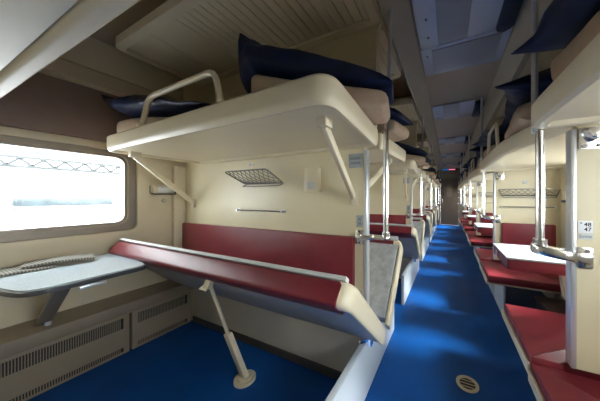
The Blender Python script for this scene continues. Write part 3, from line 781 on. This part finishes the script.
# fittings on the far right partitions
def rb(lb): return basket(.50, 1.06, P0+PITCH, 1.215, 1.285, .17, lb, 'wire baskets on the right partitions')
r = rb('wire mesh basket on the right wall behind the chrome pole')
for k in range(1, NB-1): dup(r, PITCH*k, 'wire mesh basket on the %s right partition' % ORD[k+1])
r = towel_bar(.56, 1.04, P0+PITCH, 1.088, 'thin towel rail above the red pad behind the right chrome pole', 'towel rails on the right partitions')
for k in range(1, NB-1): dup(r, PITCH*k, 'thin towel rail on the %s right partition' % ORD[k+1])
o = thing('wall_light', 'tiny round white light above the right wire basket', 'light', (.78, P0+PITCH, 1.37))
obj('base', lambda b: cyl(b, (.78, P0+PITCH-.006, 1.37), .022, .01, 'y', 18), 'edge', o)
obj('lens', lambda b: ball(b, (.78, P0+PITCH-.012, 1.37), .017, (1, .5, 1)), 'white', o)
o = thing('reading_lamp', 'small reading lamp on the right window wall near the basket', 'lamp', (XR, 2.85, 1.2))
obj('lamp_body', lambda b: box(b, XR-.05, XR, 2.83, 2.87, 1.17, 1.26, .008), 'berth', o)
obj('lamp_foot', lambda b: box(b, XR-.06, XR-.012, 2.825, 2.875, 1.145, 1.169, .004), 'tedge', o)

# ------------------------------------------------------------------ aisle: ceiling fixtures, display, drain
def make_fixture(lb):
    y0 = P0+.06; y1 = P0+.60
    o = thing('ceiling_light', lb, 'light', (.1, (y0+y1)/2, 2.43), 'unlit aisle ceiling lights')
    def lens(x0, x1):
        pts = [(y0, 2.4285)]+[(y0+(y1-y0)*i/10, 2.412-.028*math.sin(PI*i/10)**.6) for i in range(11)]+[(y1, 2.4285)]
        return lambda b: prism_x(b, pts, x0, x1, .004)
    obj('diffuser', lens(-.205, -.075), 'diff', o)
    obj('diffuser', lens(.125, .30), 'diff', o)
    obj('housing', lens(-.073, .123), 'greypan', o)
    obj('end_cap', lambda b: prism_z(b, rrect(.302, .405, y0+.05, y1-.01, .04), 2.375, 2.4285, .008), 'deepblue', o)
    [obj('screw', lambda b: cyl(b, (-.14, yy, 2.383), .008, .006, 'z', 10), 'steel', o) for yy in (y0+.2, y1-.16)]
    return o
bays(make_fixture, lab('unlit bluish ceiling light over the aisle nearest the camera', 'unlit ceiling light over the aisle at the %s bay'))
y0 = P0+.61
o = thing('ceiling_hatch', 'grey ceiling hatch in a bluish frame just beyond the nearest ceiling light', 'panel', (.1, y0, 2.41))
obj('hatch_frame', lambda b: box(b, -.215, .415, y0, y0+.42, 2.412, 2.4295, .004), 'diff', o)
obj('hatch_plate', lambda b: box(b, -.13, .36, y0+.03, y0+.36, 2.402, 2.4115, .003), 'greypan', o)
obj('screw', lambda b: cyl(b, (-.17, y0+.1, 2.409), .007, .006, 'z', 10), 'steel', o)
o = thing('display_board', 'small dark display with blue and red glow above the far door', 'sign', (0, YE, 2.3))
obj('housing', lambda b: box(b, -.29, .32, YE-.06, YE-.001, 2.33, 2.42, .006), 'black', o)
obj('blue_segment', lambda b: box(b, -.27, -.02, YE-.063, YE-.0602, 2.355, 2.39), 'led_b', o)
obj('red_segment', lambda b: box(b, -.005, .24, YE-.063, YE-.0602, 2.355, 2.39), 'led_r', o)
o = thing('floor_drain', 'round metal drain set in the blue aisle floor', 'drain', (.107, 1.567, 0))
circ = lambda r, n=28: [(.107+r*math.cos(2*PI*i/n), 1.567+r*math.sin(2*PI*i/n)) for i in range(n)]
obj('ring', lambda b: ring(b, circ(.066), circ(.046), lambda x, y: (x, y, .0005), lambda x, y: (x, y, .005)), 'beige', o)
obj('bowl', lambda b: cyl(b, (.107, 1.567, .0012), .0455, .0015), 'slot', o)
obj('grate', lambda b: [box(b, .107-w, .107+w, 1.567+dy-.0035, 1.567+dy+.0035, .002, .0045, .001) for dy, w in ((-.025, .034), (0, .043), (.025, .034))], 'tan', o)

# ------------------------------------------------------------------ outside
struct('ground', lambda b: box(b, -40, 30, -25, 40, -1.3, -1.2), 'ground')
o = thing('passenger_train', 'white train with grey window strip standing on the track outside', 'train', (-17, 0, -1.0))
obj('body', lambda b: prism_y(b, round_poly([(-18.5, -.9), (-16, -.9), (-15.9, 1.4), (-16.4, 2.4), (-18.1, 2.4), (-18.6, 1.4)], [.1, .1, .4, .6, .6, .4]), -14, 16, .05), 'tw', o)
obj('window_strip', lambda b: box(b, -15.935, -15.88, -8, 5.0, .80, 1.17, .01), 'twin', o)
obj('red_lettering', lambda b: [box(b, -15.945, -15.925, y, y+.17, .66, .74) for y in (2.15, 2.4, 2.63, 2.93, 3.2, 3.44)], 'tred', o)
obj('lower_band', lambda b: box(b, -15.98, -15.94, -12, 15, .16, .22), 'edge', o)
def canopy(x, z, h, step, lb):
    o = thing('canopy_truss', lb, 'truss', (x, 0, z), 'station canopy trusses')
    obj('chord', lambda b: box(b, x-.06, x+.06, -14, 22, z, z+.11), 'truss', o)
    obj('chord', lambda b: box(b, x-.06, x+.06, -14, 22, z+h-.11, z+h), 'truss', o)
    def web(b):
        for i in range(int(36/step)):
            y = -14+step*i; bar(b, (x, y, z+.1), (x, y+step/2, z+h-.1), .09, .09, (1, 0, 0), 0); bar(b, (x, y+step/2, z+h-.1), (x, y+step, z+.1), .09, .09, (1, 0, 0), 0)
    obj('web', web, 'truss', o)
    for y in (-11, 17): obj('post', lambda b: box(b, x-.1, x+.1, y-.1, y+.1, -1.195, z-.001), 'truss', o)
canopy(-15.2, 2.33, .48, .55, 'lower lattice canopy truss seen through the window')
canopy(-14.2, 2.76, .55, 1.1, 'upper lattice canopy truss seen through the top of the window')

# ------------------------------------------------------------------ light
SKY_LO, SKY_HI = 13.0, 20.0
w = bpy.data.worlds.new('sky'); bpy.context.scene.world = w; w.use_nodes = True
bg = w.node_tree.nodes['Background']
nt = w.node_tree
tc = nt.nodes.new('ShaderNodeTexCoord'); dp = nt.nodes.new('ShaderNodeVectorMath'); dp.operation = 'DOT_PRODUCT'
dp.inputs[1].default_value = (.80, .1, .59)                 # the bright side of the sky is to the right, where the sun is behind cloud
nt.links.new(tc.outputs['Generated'], dp.inputs[0])
mr = nt.nodes.new('ShaderNodeMapRange'); mr.interpolation_type = 'SMOOTHSTEP'
for k, v in ((1, -.2), (2, 1.0), (3, SKY_LO), (4, SKY_HI)): mr.inputs[k].default_value = v
nt.links.new(dp.outputs['Value'], mr.inputs[0]); nt.links.new(mr.outputs[0], bg.inputs['Strength'])
bg.inputs['Color'].default_value = (.92, .97, 1.0, 1)
for cy in WY:
    if cy+.6 > YE: continue
    for x, ry in ((XL-.075, -PI/2), (XR+.075, PI/2)):
        if x > 0 and cy < 0: continue
        l = bpy.data.lights.new('daylight_portal', 'AREA'); l.shape = 'RECTANGLE'; l.size = WZ1-WZ0; l.size_y = 2*WHL
        l.cycles.is_portal = True
        o = bpy.data.objects.new('daylight_portal', l); C.objects.link(o); o.location = (x, cy, (WZ0+WZ1)/2); o.rotation_euler = (0, ry, 0)

sl = bpy.data.lights.new('veiled_sun', 'SUN'); sl.energy = 27; sl.angle = math.radians(16); sl.color = (1, .96, .9)
so = bpy.data.objects.new('veiled_sun', sl); C.objects.link(so); so.location = (8, 2, 8)
so.rotation_euler = Vector((-1, .12, -.92)).to_track_quat('-Z', 'Y').to_euler()

# ------------------------------------------------------------------ camera
cam = bpy.data.cameras.new('camera'); co = bpy.data.objects.new('camera', cam); C.objects.link(co)
F = 215.0; yaw = math.atan(99/215)
cam.sensor_fit = 'HORIZONTAL'; cam.sensor_width = 36; cam.lens = 36*F/600
cam.shift_x = -50/600; cam.shift_y = -3.5/600
cam.clip_start = .02; cam.clip_end = 200
co.location = (0, 0, 1.2); co.rotation_euler = (PI/2, 0, yaw)
sc = bpy.context.scene; sc.camera = co
sc.view_settings.view_transform = 'Standard'; sc.view_settings.look = 'None'; sc.view_settings.gamma = 1; sc.view_settings.exposure = 0.06
sc.view_settings.use_curve_mapping = False
sc.cycles.max_bounces = 14; sc.cycles.diffuse_bounces = 8
